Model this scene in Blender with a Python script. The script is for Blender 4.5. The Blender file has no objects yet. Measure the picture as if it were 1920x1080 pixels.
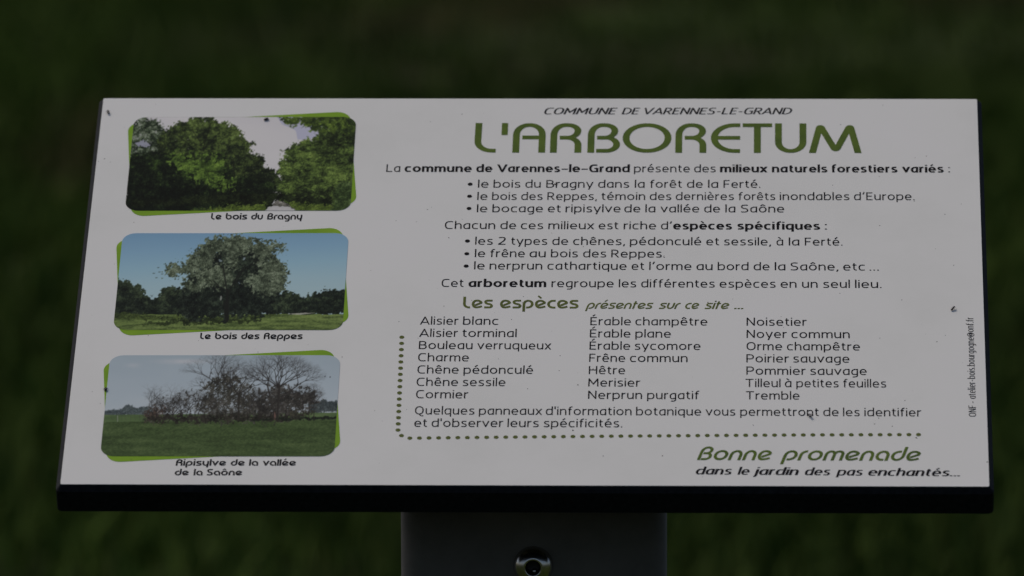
import bpy, bmesh, math, random
import numpy as np
from mathutils import Vector, Matrix
from mathutils.geometry import delaunay_2d_cdt

sc = bpy.context.scene
COL = sc.collection
random.seed(4)

# ---------------------------------------------------------------- panel frame, camera, sky, sun
# Panel frame: u to the right (world X), v up the slope, w out of the face. Millimetres on the panel.
PW_MM, PH_MM = 600.0, 409.0            # white face
TILT = math.radians(59.0)              # elevation of the panel's normal
PANEL_C = Vector((0, 0, 1.02))
U = Vector((1, 0, 0)); N = Vector((0, -math.cos(TILT), math.sin(TILT))); V = N.cross(U)
PM = Matrix.Translation(PANEL_C) @ Matrix((U, V, N)).transposed().to_4x4()     # panel frame (metres) to world

F_PX = 14500.0                              # focal length in pixels of the 1920 wide picture
CAM_R = ((0.99942892, 0.02731525, -0.01989244), (0.00172761, -0.62922526, -0.77722106), (-0.03374682, 0.77674284, -0.62891312))      # rows: camera x, y(down), z(forward) in panel frame
CAM_T = (0.013244, -0.001308, 5.15036)
cam = bpy.data.cameras.new('camera'); camo = bpy.data.objects.new('camera', cam); COL.objects.link(camo); sc.camera = camo
Rm = Matrix(CAM_R); Tm = Vector(CAM_T)
cpos = -(Rm.transposed() @ Tm)
Rb = Matrix((Rm[0], -Rm[1], -Rm[2])).transposed().to_4x4()      # blender camera looks along -z, y up
camo.matrix_world = PM @ (Matrix.Translation(cpos) @ Rb)
cam.sensor_width = 36.0; cam.lens = F_PX*36/1920
cam.clip_start = .1; cam.clip_end = 2000
cam.dof.use_dof = True; cam.dof.focus_distance = Tm.z*.997; cam.dof.aperture_fstop = 9

w = bpy.data.worlds.new('World'); sc.world = w; w.use_nodes = True
nt = w.node_tree; bg = nt.nodes['Background']
sky = nt.nodes.new('ShaderNodeTexSky'); sky.sky_type = 'NISHITA'; sky.sun_disc = False
SUN_EL, SUN_AZ = math.radians(56), math.radians(-50)            # azimuth from +Y (away from camera) towards +X
sky.sun_elevation = SUN_EL; sky.sun_rotation = SUN_AZ
sky.air_density = 1.0; sky.dust_density = 4.0; sky.ozone_density = .6
nt.links.new(sky.outputs[0], bg.inputs[0]); bg.inputs[1].default_value = .07
sun = bpy.data.lights.new('sun', 'SUN'); sun.energy = 1.5; sun.angle = math.radians(11); sun.color = (1, .93, .84)
suno = bpy.data.objects.new('sun', sun); COL.objects.link(suno)
sd = Vector((math.sin(SUN_AZ)*math.cos(SUN_EL), math.cos(SUN_AZ)*math.cos(SUN_EL), math.sin(SUN_EL)))
suno.rotation_euler = (-sd).to_track_quat('-Z', 'Y').to_euler(); suno.location = sd*30
sc.view_settings.view_transform = 'Standard'; sc.view_settings.look = 'None'; sc.view_settings.gamma = 1
sc.view_settings.exposure = -.22

# Rectification of the reference picture: pixel of the 1920x1080 picture -> millimetres on the panel
def homography(src, dst):
    A = []; b = []
    for (x, y), (X, Y) in zip(src, dst):
        A.append([x, y, 1, 0, 0, 0, -x*X, -y*X]); b.append(X)
        A.append([0, 0, 0, x, y, 1, -x*Y, -y*Y]); b.append(Y)
    h = np.linalg.solve(np.array(A, float), np.array(b, float)); return np.append(h, 1).reshape(3, 3)
HM = homography([(194, 184), (1832, 186), (1855, 912), (113, 908)],
                [(-PW_MM/2, PH_MM/2), (PW_MM/2, PH_MM/2), (PW_MM/2, -PH_MM/2), (-PW_MM/2, -PH_MM/2)])
def mm(px, py):
    a = HM @ np.array([px, py, 1.0]); return a[0]/a[2], a[1]/a[2]

# ---------------------------------------------------------------- materials
def lin(c):
    c = np.asarray(c, float)/255
    return np.where(c <= .04045, c/12.92, ((c+.055)/1.055)**2.4)
LIGHT = .44                             # how bright a white surface shows on this panel in the picture, linear
def ink(r, g, b):
    return tuple(np.clip(lin((r, g, b))/LIGHT, .002, .95))+(1,)

def mat(name, col, rough=.5, metal=0., spec=.5):
    m = bpy.data.materials.new(name); m.use_nodes = True
    p = m.node_tree.nodes['Principled BSDF']
    p.inputs['Base Color'].default_value = tuple(col[:3])+(1,)
    p.inputs['Roughness'].default_value = rough; p.inputs['Metallic'].default_value = metal
    p.inputs['Specular IOR Level'].default_value = spec
    return m
def noise(m, scale, detail=4, rough=.55, stretch=None):
    t = m.node_tree; n = t.nodes.new('ShaderNodeTexNoise'); n.inputs['Scale'].default_value = scale
    n.inputs['Detail'].default_value = detail; n.inputs['Roughness'].default_value = rough
    tc = t.nodes.new('ShaderNodeTexCoord')
    if stretch:
        mp = t.nodes.new('ShaderNodeMapping'); mp.inputs['Scale'].default_value = stretch
        t.links.new(tc.outputs['Object'], mp.inputs[0]); t.links.new(mp.outputs[0], n.inputs['Vector'])
    else: t.links.new(tc.outputs['Object'], n.inputs['Vector'])
    return n
def colramp(m, n, stops, sock='Base Color'):
    t = m.node_tree; r = t.nodes.new('ShaderNodeValToRGB')
    while len(r.color_ramp.elements) < len(stops): r.color_ramp.elements.new(.5)
    for e, (p, c) in zip(r.color_ramp.elements, stops): e.position = p; e.color = tuple(c[:3])+(1,)
    t.links.new(n.outputs[0], r.inputs[0])
    if sock: t.links.new(r.outputs[0], t.nodes['Principled BSDF'].inputs[sock])
    return r
def bump(m, n, strength, dist=.001):
    t = m.node_tree; b = t.nodes.new('ShaderNodeBump'); b.inputs['Strength'].default_value = strength; b.inputs['Distance'].default_value = dist
    t.links.new(n.outputs[0], b.inputs['Height']); t.links.new(b.outputs[0], t.nodes['Principled BSDF'].inputs['Normal'])

M_WHITE = mat('white laminate', (.80, .79, .785), .7, spec=.03)
n1 = noise(M_WHITE, 9, 5, .6)
colramp(M_WHITE, n1, [(.28, (.772, .772, .748)), (.5, (.815, .812, .792)), (.74, (.826, .818, .808))])
bump(M_WHITE, noise(M_WHITE, 900, 2), .05, .0002)
M_CORE = mat('black laminate core', (.012, .013, .015), .5, spec=.07)
n2 = noise(M_CORE, 260, 3); colramp(M_CORE, n2, [(.3, (.008, .009, .011)), (.7, (.018, .019, .022))])
M_BLACK = mat('black ink', ink(17, 16, 18), .7, spec=.03)
M_TITLE = mat('title green ink', ink(60, 74, 32), .7, spec=.03)
colramp(M_TITLE, noise(M_TITLE, 60, 3), [(.35, ink(56, 70, 32)), (.65, ink(66, 80, 34))])
M_OLIVE = mat('olive green ink', ink(72, 82, 42), .7, spec=.03)
colramp(M_OLIVE, noise(M_OLIVE, 90, 3), [(.35, ink(60, 66, 36)), (.65, ink(72, 78, 40))])
M_LIME = mat('lime green ink', ink(96, 128, 34), .7, spec=.03)
colramp(M_LIME, noise(M_LIME, 25, 3), [(.35, ink(84, 112, 34)), (.65, ink(98, 124, 38))])
M_STEEL = mat('dull galvanised steel', (.2, .2, .2), .6, .35)
n3 = noise(M_STEEL, 14, 5, .65); colramp(M_STEEL, n3, [(.3, (.135, .125, .11)), (.7, (.23, .212, .19))])
bump(M_STEEL, noise(M_STEEL, 220, 3), .15, .0005)
M_BOLT = mat('stainless steel', (.60, .58, .55), .2, 1.0)
M_HOLE = mat('dark socket', (.03, .03, .028), .5, .3)  # bolt socket, in a much darker colour than the head
M_BUG = mat('dark insect shell', (.018, .010, .012), .3)
M_WING = mat('smoky insect wing', (.20, .19, .19), .35)
M_DIRT = mat('dried dirt', (.06, .045, .035), .8)
M_GROUND = mat('meadow soil', (.03, .035, .012), .9, spec=.1)
M_PRINT = mat('photo print', (1, 1, 1), .7, spec=.03)
_t = M_PRINT.node_tree; _a = _t.nodes.new('ShaderNodeAttribute'); _a.attribute_name = 'print'
_t.links.new(_a.outputs['Color'], _t.nodes['Principled BSDF'].inputs['Base Color'])

# ---------------------------------------------------------------- object helpers
def empty(name, loc=(0, 0, 0)):
    o = bpy.data.objects.new(name, None); o.location = loc; o.empty_display_size = .05; COL.objects.link(o); return o
def tag(o, label=None, cat=None, group=None, kind=None):
    for k, v in (('label', label), ('category', cat), ('group', group), ('kind', kind)):
        if v: o[k] = v
    return o
def obj(name, verts, faces, m, parent=None, smooth=False, mw=None):
    me = bpy.data.meshes.new(name); me.from_pydata([tuple(v) for v in verts], [], faces); me.update()
    me.materials.append(m)
    if smooth: me.polygons.foreach_set('use_smooth', [True]*len(me.polygons))
    o = bpy.data.objects.new(name, me); COL.objects.link(o)
    if mw is not None: o.matrix_world = mw
    if parent: o.parent = parent
    return o
def obj_bm(name, bm, m, parent=None, smooth=False):
    me = bpy.data.meshes.new(name); bm.to_mesh(me); bm.free(); me.materials.append(m)
    if smooth: me.polygons.foreach_set('use_smooth', [True]*len(me.polygons))
    o = bpy.data.objects.new(name, me); COL.objects.link(o)
    if parent: o.parent = parent
    return o

# the thing: everything on the panel is in the frame of this Empty (origin at the panel centre, axes u, v, w)
sign = empty('information_sign'); sign.matrix_world = PM
tag(sign, 'tilted white information panel headed L\'ARBORETUM on a grey steel post', 'information sign')

# ---------------------------------------------------------------- board
def slab(u0, u1, v0, v1, w0, w1, ch, r, seg=5, base=.0012):
    """rounded-corner slab with a chamfer ch round its upper rim"""
    def ring(d, z):
        pts = []
        R = max(r-d, .00005)
        for cx, cy, a0 in ((u1-d-R, v1-d-R, 0), (u0+d+R, v1-d-R, 90), (u0+d+R, v0+d+R, 180), (u1-d-R, v0+d+R, 270)):
            for k in range(seg+1):
                a = math.radians(a0+90*k/seg); pts.append((cx+R*math.cos(a), cy+R*math.sin(a), z))
        return pts
    rings = [ring(base, w0), ring(0, w0+base), ring(0, w1-ch*1.15), ring(ch*.15, w1-ch), ring(ch, w1)]
    n = len(rings[0]); vs = [p for q in rings for p in q]; fs = []
    for i in range(len(rings)-1):
        for k in range(n):
            a = i*n+k; b = i*n+(k+1) % n; fs.append((a, b, b+n, a+n))
    fs.append(tuple(reversed(range(n)))); fs.append(tuple(range((len(rings)-1)*n, len(rings)*n)))
    return vs, fs
hu, hv = PW_MM/2000, PH_MM/2000; CH = .0031
vs, fs = slab(-hu-CH, hu+CH, -hv-CH, hv+CH, -.0215, -.00035, CH, .0035)
board = obj('board', vs, fs, M_CORE, sign); tag(board, 'thick black board with a bevelled rim')
vs, fs = slab(-hu, hu, -hv, hv, -.0003, 0, .00004, .0012, base=.00004)
face = obj('printed_face', vs, fs, M_WHITE, sign); tag(face, 'white printed top sheet')

# ---------------------------------------------------------------- stroke lettering
XH, CAP, ASC, DESC = .52, .70, .73, -.18
K = 9.
# every glyph: (advance width, [strokes]); a stroke is a list of (x, y[, corner radius]); 'o' prefix = closed
b, t, T = .03, .49, .67
BODY = {
 'l': (.06, [[(.03, 0), (.03, .73)]]),
 'i': (.06, [[(.03, 0), (.03, .52)], [(.03, .635), (.03, .705)]]),
 'a': (.38, [[(.35, 0), (.35, .52)], [(.35, t), (.03, t, .2), (.03, b, .2), (.25, b, .1), (.35, .11)]]),
 'b': (.42, [[(.03, 0), (.03, .73)], [(.03, .05), (.12, b, .06), (.39, b, .2), (.39, t, .2), (.14, t, .1), (.03, .40)]]),
 'c': (.35, [[(.345, .475), (.28, t, .05), (.03, t, .22), (.03, b, .22), (.28, b, .05), (.345, .045)]]),
 'd': (.41, [[(.38, 0), (.38, .73)], [(.38, .47), (.29, t, .06), (.03, t, .2), (.03, b, .2), (.27, b, .1), (.38, .12)]]),
 'e': (.40, [[(.03, .255), (.37, .255), (.37, t, .22), (.03, t, .22), (.03, b, .22), (.29, b, .06), (.365, .05)]]),
 'f': (.24, [[(.09, 0), (.09, .70, .15), (.24, .70)], [(.0, .49), (.22, .49)]]),
 'g': (.38, [[(.35, .52), (.35, -.17, .14), (.07, -.17)], [(.35, t), (.03, t, .2), (.03, b, .2), (.25, b, .1), (.35, .11)]]),
 'h': (.38, [[(.03, 0), (.03, .73)], [(.03, .39), (.13, t, .1), (.35, t, .18), (.35, 0)]]),
 'j': (.12, [[(.09, .52), (.09, -.16, .12), (-.02, -.16)], [(.09, .635), (.09, .705)]]),
 'm': (.62, [[(.03, 0), (.03, .52)], [(.03, .39), (.12, t, .1), (.31, t, .16), (.31, 0)], [(.31, .39), (.41, t, .1), (.59, t, .16), (.59, 0)]]),
 'n': (.38, [[(.03, 0), (.03, .52)], [(.03, .39), (.13, t, .1), (.35, t, .18), (.35, 0)]]),
 'o': (.43, [['o', (.03, b, .22), (.40, b, .22), (.40, t, .22), (.03, t, .22)]]),
 'p': (.42, [[(.03, -.18), (.03, .52)], [(.03, .05), (.12, b, .06), (.39, b, .2), (.39, t, .2), (.14, t, .1), (.03, .40)]]),
 'q': (.41, [[(.38, -.18), (.38, .52)], [(.38, .47), (.29, t, .06), (.03, t, .2), (.03, b, .2), (.27, b, .1), (.38, .12)]]),
 'r': (.22, [[(.03, 0), (.03, .52)], [(.03, .37), (.11, .49, .1), (.22, .485)]]),
 's': (.33, [[(.31, .47), (.25, t, .05), (.05, t, .11), (.05, .285, .11), (.305, .235, .11), (.305, b, .11), (.07, b, .05), (.015, .05)]]),
 't': (.24, [[(.09, .645), (.09, b, .13), (.24, b)], [(0, t), (.23, t)]]),
 'u': (.38, [[(.35, .52), (.35, 0)], [(.03, .52), (.03, b, .18), (.24, b, .1), (.35, .13)]]),
 'v': (.38, [[(0, .54), (.19, .03), (.38, .54)]], (0, .52)),
 'x': (.37, [[(0, -.02), (.36, .54)], [(.36, -.02), (0, .54)]], (0, .52)),
 'y': (.38, [[(0, .54), (.195, .02)], [(.38, .54), (.13, -.2)]], (-.18, .52)),
 'A': (.54, [[(-.01, -.03), (.27, .68), (.55, -.03)], [(.1, .2), (.44, .2)]], (0, .70)),
 'B': (.46, [[(.04, .35), (.04, T), (.39, T, .15), (.39, .36, .15), (.04, .36)], [(.04, .36), (.04, b), (.43, b, .16), (.43, .36, .16), (.2, .36)]]),
 'C': (.47, [[(.46, .65), (.4, T, .05), (.04, T, .26), (.04, b, .26), (.4, b, .05), (.46, .05)]]),
 'D': (.52, [['o', (.04, b), (.49, b, .3), (.49, T, .3), (.04, T)]]),
 'E': (.40, [[(.39, T), (.04, T), (.04, b), (.40, b)], [(.04, .36), (.35, .36)]]),
 'F': (.38, [[(.04, 0), (.04, T), (.38, T)], [(.04, .34), (.34, .34)]]),
 'G': (.52, [[(.48, .64), (.42, T, .05), (.04, T, .28), (.04, b, .28), (.40, b, .1), (.48, .06), (.48, .34), (.3, .34)]]),
 'H': (.52, [[(.04, 0), (.04, .70)], [(.48, 0), (.48, .70)], [(.04, .36), (.48, .36)]]),
 'L': (.40, [[(.04, .70), (.04, b), (.39, b)]]),
 'M': (.62, [[(.04, -.02), (.055, .66), (.31, .2), (.565, .66), (.58, -.02)]], (0, .70)),
 'N': (.50, [[(.04, -.02), (.045, .68), (.455, .02), (.46, .72)]], (0, .70)),
 'O': (.54, [['o', (.04, b, .25), (.50, b, .25), (.50, T, .25), (.04, T, .25)]]),
 'P': (.44, [[(.04, 0), (.04, T), (.41, T, .17), (.41, .30, .17), (.04, .30)]]),
 'Q': (.56, [['o', (.04, b, .25), (.50, b, .25), (.50, T, .25), (.04, T, .25)], [(.28, .03), (.36, -.12, .08), (.54, -.12)]]),
 'R': (.46, [[(.04, 0), (.04, T), (.39, T, .17), (.39, .32, .17), (.04, .32)], [(.22, .32), (.45, -.03)]], (0, .73)),
 'S': (.44, [[(.41, .65), (.34, T, .05), (.05, T, .16), (.05, .38, .15), (.40, .33, .15), (.40, b, .16), (.08, b, .05), (.02, .05)]]),
 'T': (.50, [[(.25, 0), (.25, .67)], [(0, T), (.50, T)]]),
 'U': (.5, [[(.04, .70), (.04, b, .2), (.46, b, .2), (.46, .70)]]),
 'V': (.54, [[(-.01, .73), (.27, .02), (.55, .73)]], (0, .70)),
 '2': (.41, [[(.04, .63), (.11, T, .08), (.36, T, .17), (.36, .42, .14), (.03, .035), (.40, .035)]]),
 '.': (.08, [[(.04, 0), (.04, .075)]]), ',': (.09, [[(.07, .075), (.015, -.11)]]),
 ':': (.08, [[(.04, .02), (.04, .095)], [(.04, .42), (.04, .495)]]),
 "'": (.06, [[(.03, .5), (.03, .73)]]), '’': (.12, [[(.105, .73), (.03, .52)]]),
 '-': (.28, [[(.02, .27), (.26, .27)]]),
 '@': (.62, [[(.50, .12), (.5, -.02, .2), (.03, -.02, .25), (.03, .6, .25), (.58, .6, .25), (.58, .15, .12), (.44, .15, .05), (.44, .45)], ['o', (.18, .16, .12), (.42, .16, .12), (.42, .44, .12), (.18, .44, .12)]]),
}
ACC = {'acute': [(.13, .60), (.28, .745)], 'grave': [(.10, .745), (.25, .60)], 'circ': [(.07, .59), (.195, .70), (.32, .59)]}
ACCENTED = {'é': ('e', 'acute'), 'è': ('e', 'grave'), 'ê': ('e', 'circ'), 'à': ('a', 'grave'), 'ô': ('o', 'circ'), 'É': ('E', 'acute')}
b, t, T = .045, .475, .655
ROUND = {
 'L': (.33, [[(.055, .70), (.05, b, .22), (.33, b)]]), "'": (.1, [[(.055, .415), (.05, .70)]]),
 'A': (.49, [[(.05, 0), (.05, T, .23), (.44, T, .23), (.44, 0)], [(.14, .36), (.44, .36)]]),
 'R': (.47, [[(.05, 0), (.05, T, .23), (.41, T, .16), (.41, .38, .13), (.27, .355), (.14, .355)], [(.26, .355), (.418, .335, .15), (.418, 0)]]),
 'B': (.49, [[(.05, 0), (.05, T, .23), (.405, T, .16), (.405, .38, .13), (.27, .355), (.14, .355)], [(.27, .36), (.437, .34, .15), (.437, b, .16), (.13, b)]]),
 'O': (.73, [['o', (.05, b, K), (.68, b, K), (.68, T, K), (.05, T, K)]]),
 'E': (.44, [[(.44, T), (.05, T, .31), (.05, b, .31), (.44, b)], [(.07, .355), (.44, .355)]]),
 'T': (.44, [[(0, T), (.44, T)], [(.22, 0), (.22, T)]]),
 'U': (.47, [[(.05, .70), (.05, b, .21), (.42, b, .21), (.42, .70)]]),
 'M': (.786, [[(.045, -.04), (.168, T, .07), (.40, b, .07), (.618, T, .07), (.741, -.04)]], (0, .72)),
 'S': (.46, [[(.44, T), (.05, T, .15), (.07, .38, .14), (.40, .32, .14), (.41, b, .15), (.01, b)]]),
 'e': (.49, [[(.14, .175), (.45, .335)], [(.44, .345), (.40, t, .16), (.05, t, .22), (.05, b, .22), (.36, b, .15), (.475, .125)]]),
 's': (.40, [[(.395, t), (.05, t, .12), (.07, .29, .12), (.36, .235, .12), (.36, b, .12), (.01, b)]]),
 'p': (.49, [[(.05, -.2), (.05, t, .22), (.44, t, .22), (.44, b, .22), (.16, b)]]),
 'c': (.38, [[(.38, t), (.05, t, .22), (.05, b, .22), (.38, b)]]),
 'r': (.25, [[(.05, 0), (.05, t, .2), (.26, t)]]),
 'n': (.46, [[(.05, 0), (.05, t, .21), (.41, t, .21), (.41, 0)]]),
 'm': (.70, [[(.05, 0), (.05, t, .17), (.35, t, .15), (.35, 0)], [(.35, .34), (.37, t, .12), (.65, t, .15), (.65, 0)]]),
 't': (.28, [[(.10, .66), (.10, 0)], [(.0, t), (.27, t)]]),
 'u': (.46, [[(.05, .52), (.05, b, .2), (.41, b, .2), (.41, .52)]]),
 'i': (.10, [[(.05, 0), (.05, .52)], [(.05, .62), (.05, .71)]]),
 'o': (.52, [['o', (.05, b, K), (.47, b, K), (.47, t, K), (.05, t, K)]]),
 'a': (.49, [[(.44, 0), (.44, t, .22), (.05, t, .22), (.05, b, .22), (.33, b)]]),
 'd': (.49, [[(.44, .72), (.44, b, .22), (.05, b, .22), (.05, t, .22), (.33, t)]]),
 'l': (.10, [[(.05, 0), (.05, .72)]]),
 'b': (.49, [[(.05, .72), (.05, b, .22), (.44, b, .22), (.44, t, .22), (.16, t)]]),
 'g': (.49, [[(.34, b), (.05, b, .22), (.05, t, .22), (.44, t, .22), (.44, -.17, .13), (.12, -.17)]]),
 'y': (.46, [[(.05, .52), (.05, b, .2), (.41, b, .2), (.41, .52)], [(.41, .25), (.36, -.19)]]),
 'v': (.44, [[(.01, .55), (.22, .05), (.43, .55)]], (0, .52)),
 '.': (.1, [[(.05, 0), (.05, .09)]]),
}
FONTS = {'body': BODY, 'round': ROUND}

def flatten(st, seg):
    closed = st[0] == 'o'; pts = st[1:] if closed else st
    n = len(pts); out = []
    P = [Vector(p[:2]) for p in pts]; R = [p[2] if len(p) > 2 else 0 for p in pts]
    for i in range(n):
        if (not closed and i in (0, n-1)) or R[i] == 0: out.append(P[i].copy()); continue
        a, c = P[i-1], P[(i+1) % n]
        def reach(q, j, endp):
            d = (q-P[i]).length
            lim = d if (endp or R[j] == 0) else d/2
            return min(R[i], lim*.999)
        ra = reach(a, i-1, not closed and i-1 == 0); rc = reach(c, (i+1) % n, not closed and i+1 == n-1)
        s = P[i]+(a-P[i]).normalized()*ra; e = P[i]+(c-P[i]).normalized()*rc
        c1 = s.lerp(P[i], .56); c2 = e.lerp(P[i], .56)
        for k in range(seg+1):
            u = k/seg; out.append(s*(1-u)**3+c1*3*u*(1-u)**2+c2*3*u*u*(1-u)+e*u**3)
    if closed: out.append(out[0].copy())
    r = [out[0]]
    for p in out[1:]:
        if (p-r[-1]).length > 1e-4: r.append(p)
    return r, closed

def clip_poly(poly, lo, hi):
    for (s, v) in ((1, lo), (-1, -hi)):
        out = []
        for i in range(len(poly)):
            p, q = poly[i], poly[(i+1) % len(poly)]
            dp, dq = s*p[1]-v, s*q[1]-v
            if dp >= 0: out.append(p)
            if (dp >= 0) != (dq >= 0):
                f = dp/(dp-dq); out.append((p[0]+(q[0]-p[0])*f, p[1]+(q[1]-p[1])*f))
        poly = out
        if len(poly) < 3: return []
    return poly

_cache = {}
def glyph(font, ch, sv, sh, seg):
    """triangulated union of the strokes of one letter; sv, sh = thickness of upright and level strokes"""
    key = (font, ch, sv, sh, seg)
    if key in _cache: return _cache[key]
    acc = None; base = ch
    if ch in ACCENTED: base, acc = ACCENTED[ch]
    g = FONTS[font].get(base) or BODY[base]
    w, strokes = g[0], list(g[1]); clipr = g[2] if len(g) > 2 else None
    # font weight: the drawn centre lines stand for a .06 (.09) stroke; heavier ones push stems inwards
    polys = []
    k0 = .06 if FONTS[font] is BODY or base not in FONTS[font] else .1
    grow = max(0, (sv-k0))*.9; w2 = w+grow
    fx = (w2-sv)/(max(w-k0, .01)) if w > .09 else 1
    def tx(x): return sv/2+(x-k0/2)*fx if w > .09 else x+(w2-w)/2
    gy = max(0, (sh-(.06 if k0 == .06 else .09)))/2
    def ty(y):
        if y in (.03, .045, .035, .05): return y+gy*.8
        if y in (.49, .475, .67, .655): return y-gy*.8
        return y
    allst = [(s, clipr) for s in strokes]
    if acc:
        off = (w-.39)/2; dy = .19 if base.isupper() else (.02 if font == 'round' else 0.)
        allst.append(([(x+off, y+dy) for x, y in ACC[acc]], None))
    sv0, sh0 = sv, sh
    for si, (s, cl) in enumerate(allst):
        if acc and si == len(allst)-1: sv, sh = min(sv0, .088), min(sh0, .088)
        closed = s[0] == 'o'; raw = s[1:] if closed else s
        m = [((tx(p[0]), ty(p[1]))+tuple(p[2:])) for p in raw]
        pts, closed = flatten((['o'] if closed else [])+m, seg)
        def off(d):
            a = math.atan2(d.y, d.x); return .5*math.hypot(sv*math.sin(a), sh*math.cos(a))
        for i in range(len(pts)-1):
            d = pts[i+1]-pts[i]; h = off(d); nn = Vector((-d.y, d.x)).normalized()*h
            q = [pts[i]+nn, pts[i]-nn, pts[i+1]-nn, pts[i+1]+nn]
            q = [(p.x, p.y) for p in q]
            if cl: q = clip_poly(q, *cl)
            if q: polys.append(q)
        rng = range(0 if closed else 1, len(pts)-1)
        for i in rng:
            d0 = (pts[i]-pts[i-1] if i > 0 else pts[-1]-pts[-2]); d1 = pts[i+1]-pts[i]
            ang = abs(d0.angle(d1, 0))
            if ang < .1: continue
            h = min(off(d0), off(d1))*.98
            if ang > 1.2 and abs(ang-math.pi/2) < .12:      # square outer corner
                hx, hy = sv/2, sh/2
                q = [(pts[i].x-hx, pts[i].y-hy), (pts[i].x+hx, pts[i].y-hy), (pts[i].x+hx, pts[i].y+hy), (pts[i].x-hx, pts[i].y+hy)]
            else:
                q = [(pts[i].x+h*math.cos(a*math.pi/5), pts[i].y+h*math.sin(a*math.pi/5)) for a in range(10)]
            if cl: q = clip_poly(q, *cl)
            if q: polys.append(q)
    vv = []; ff = []
    for q in polys:
        ar = sum(q[i][0]*q[(i+1) % len(q)][1]-q[(i+1) % len(q)][0]*q[i][1] for i in range(len(q)))
        if abs(ar) < 1e-7: continue
        if ar < 0: q = q[::-1]
        ff.append(list(range(len(vv), len(vv)+len(q)))); vv += [Vector(p) for p in q]
    ov, oe, of, _, _, orig = delaunay_2d_cdt(vv, [], ff, 0, 1e-5)
    res = (w2, [(v.x, v.y) for v in ov], [tuple(f) for f, og in zip(of, orig) if og])
    _cache[key] = res
    return res

def layout(font, text, sv, sh, track, slant, seg, wsp=.22):
    x = 0; vs = []; fs = []
    for ch in text:
        if ch == ' ': x += wsp+track; continue
        w, v, f = glyph(font, ch, sv, sh, seg)
        o = len(vs); vs += [(x+p[0]+slant*p[1], p[1]) for p in v]; fs += [tuple(i+o for i in q) for q in f]
        x += w+track
    return vs, fs

STY = {  # font, upright stroke, level stroke, tracking, slant, curve segments
 'reg': ('body', .079, .074, .095, 0, 5), 'bold': ('body', .146, .114, .062, 0, 5), 'dash': ('body', .06, .085, .0, 0, 2),
 'head': ('round', .103, .088, 0, 0, 14), 'sub': ('round', .124, .108, .06, 0, 8),
 'subit': ('round', .116, .102, .06, .30, 7), 'bonne': ('round', .116, .102, .06, .30, 9),
 'cap': ('round', .138, .122, .05, .03, 6), 'serif': ('body', .110, .068, .045, .25, 6), 'serifb': ('body', .136, .080, .045, .22, 6),
 'cond': ('body', .085, .06, .09, 0, 5)}
LIFT = .00012
def text_line(name, words, x_base, m, style, em, label=None, lift=LIFT):
    """words: [(text, x0, x1, style?)] measured in picture pixels; x_base: ((x, y), (x, y)) two points of the baseline; em in mm"""
    (ax, ay), (bx, by) = x_base
    V_, F_ = [], []
    for wd in words:
        s, x0, x1 = wd[:3]; st = STY[wd[3] if len(wd) > 3 else style]
        font, sv, sh, tr, sl, seg = st
        vs, fs = layout(font, s, sv, sh, tr, sl, seg)
        mn = min(v[0] for v in vs); mx = max(v[0] for v in vs)
        yy = lambda x: ay+(by-ay)*(x-ax)/(bx-ax)
        p0 = mm(x0, yy(x0)); p1 = mm(x1, yy(x1))
        # extents of slanted words are read at mid height in the picture
        du = (p1[0]-p0[0])/(mx-mn); slope = (p1[1]-p0[1])/(p1[0]-p0[0])
        o = len(V_)
        for (x, y) in vs:
            uu = p0[0]+(x-mn)*du
            V_.append((uu/1000, (p0[1]+(uu-p0[0])*slope+y*em)/1000, lift))
        F_ += [tuple(i+o for i in f) for f in fs]
    o = obj(name, V_, F_, m, face)
    if label: tag(o, label)
    return o
def em_at(px_, py_, cap_px):
    return abs(mm(px_, py_-cap_px)[1]-mm(px_, py_)[1])/CAP

# ---------------------------------------------------------------- printed photographs (painted with numpy)
PW, PH = 860, 372
RNG = np.random.default_rng(11)

def up(g, h, w):
    gh, gw = g.shape
    ys = np.linspace(0, gh-1.001, h); xs = np.linspace(0, gw-1.001, w)
    y0 = ys.astype(int); x0 = xs.astype(int)
    fy = (ys-y0)[:, None]; fx = (xs-x0)[None, :]
    fy = fy*fy*(3-2*fy); fx = fx*fx*(3-2*fx)
    a = g[y0][:, x0]; b = g[y0][:, x0+1]; c = g[y0+1][:, x0]; d = g[y0+1][:, x0+1]
    return (a*(1-fx)+b*fx)*(1-fy)+(c*(1-fx)+d*fx)*fy

def nz(sx, sy=None, octv=1, gain=.55):
    """value noise in 0..1 with cell size sx, sy pixels"""
    sy = sy or sx
    out = 0; amp = 1; tot = 0
    for _ in range(octv):
        g = RNG.random((max(2, int(PH/sy))+2, max(2, int(PW/sx))+2))
        out = out+up(g, PH, PW)*amp; tot += amp; amp *= gain; sx /= 2; sy /= 2
    return out/tot

YY, XX = np.mgrid[0:PH, 0:PW].astype(float)

def inside(poly, x, y):
    r = np.zeros(x.shape, bool); n = len(poly)
    for i in range(n):
        x1, y1 = poly[i]; x2, y2 = poly[(i+1) % n]
        if y1 == y2: continue
        c = ((y1 > y) != (y2 > y)) & (x < (x2-x1)*(y-y1)/(y2-y1)+x1)
        r ^= c
    return r

def C(*c): return np.array(c, float)

def put(img, m, col):
    m = m[..., None].astype(float)
    img[:] = img*(1-m)+col*m

def ramp(t, cols):
    t = np.clip(t, 0, 1)*(len(cols)-1); i = np.minimum(t.astype(int), len(cols)-2); f = (t-i)[..., None]
    cols = np.array(cols, float)
    return cols[i]*(1-f)+cols[i+1]*f

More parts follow.
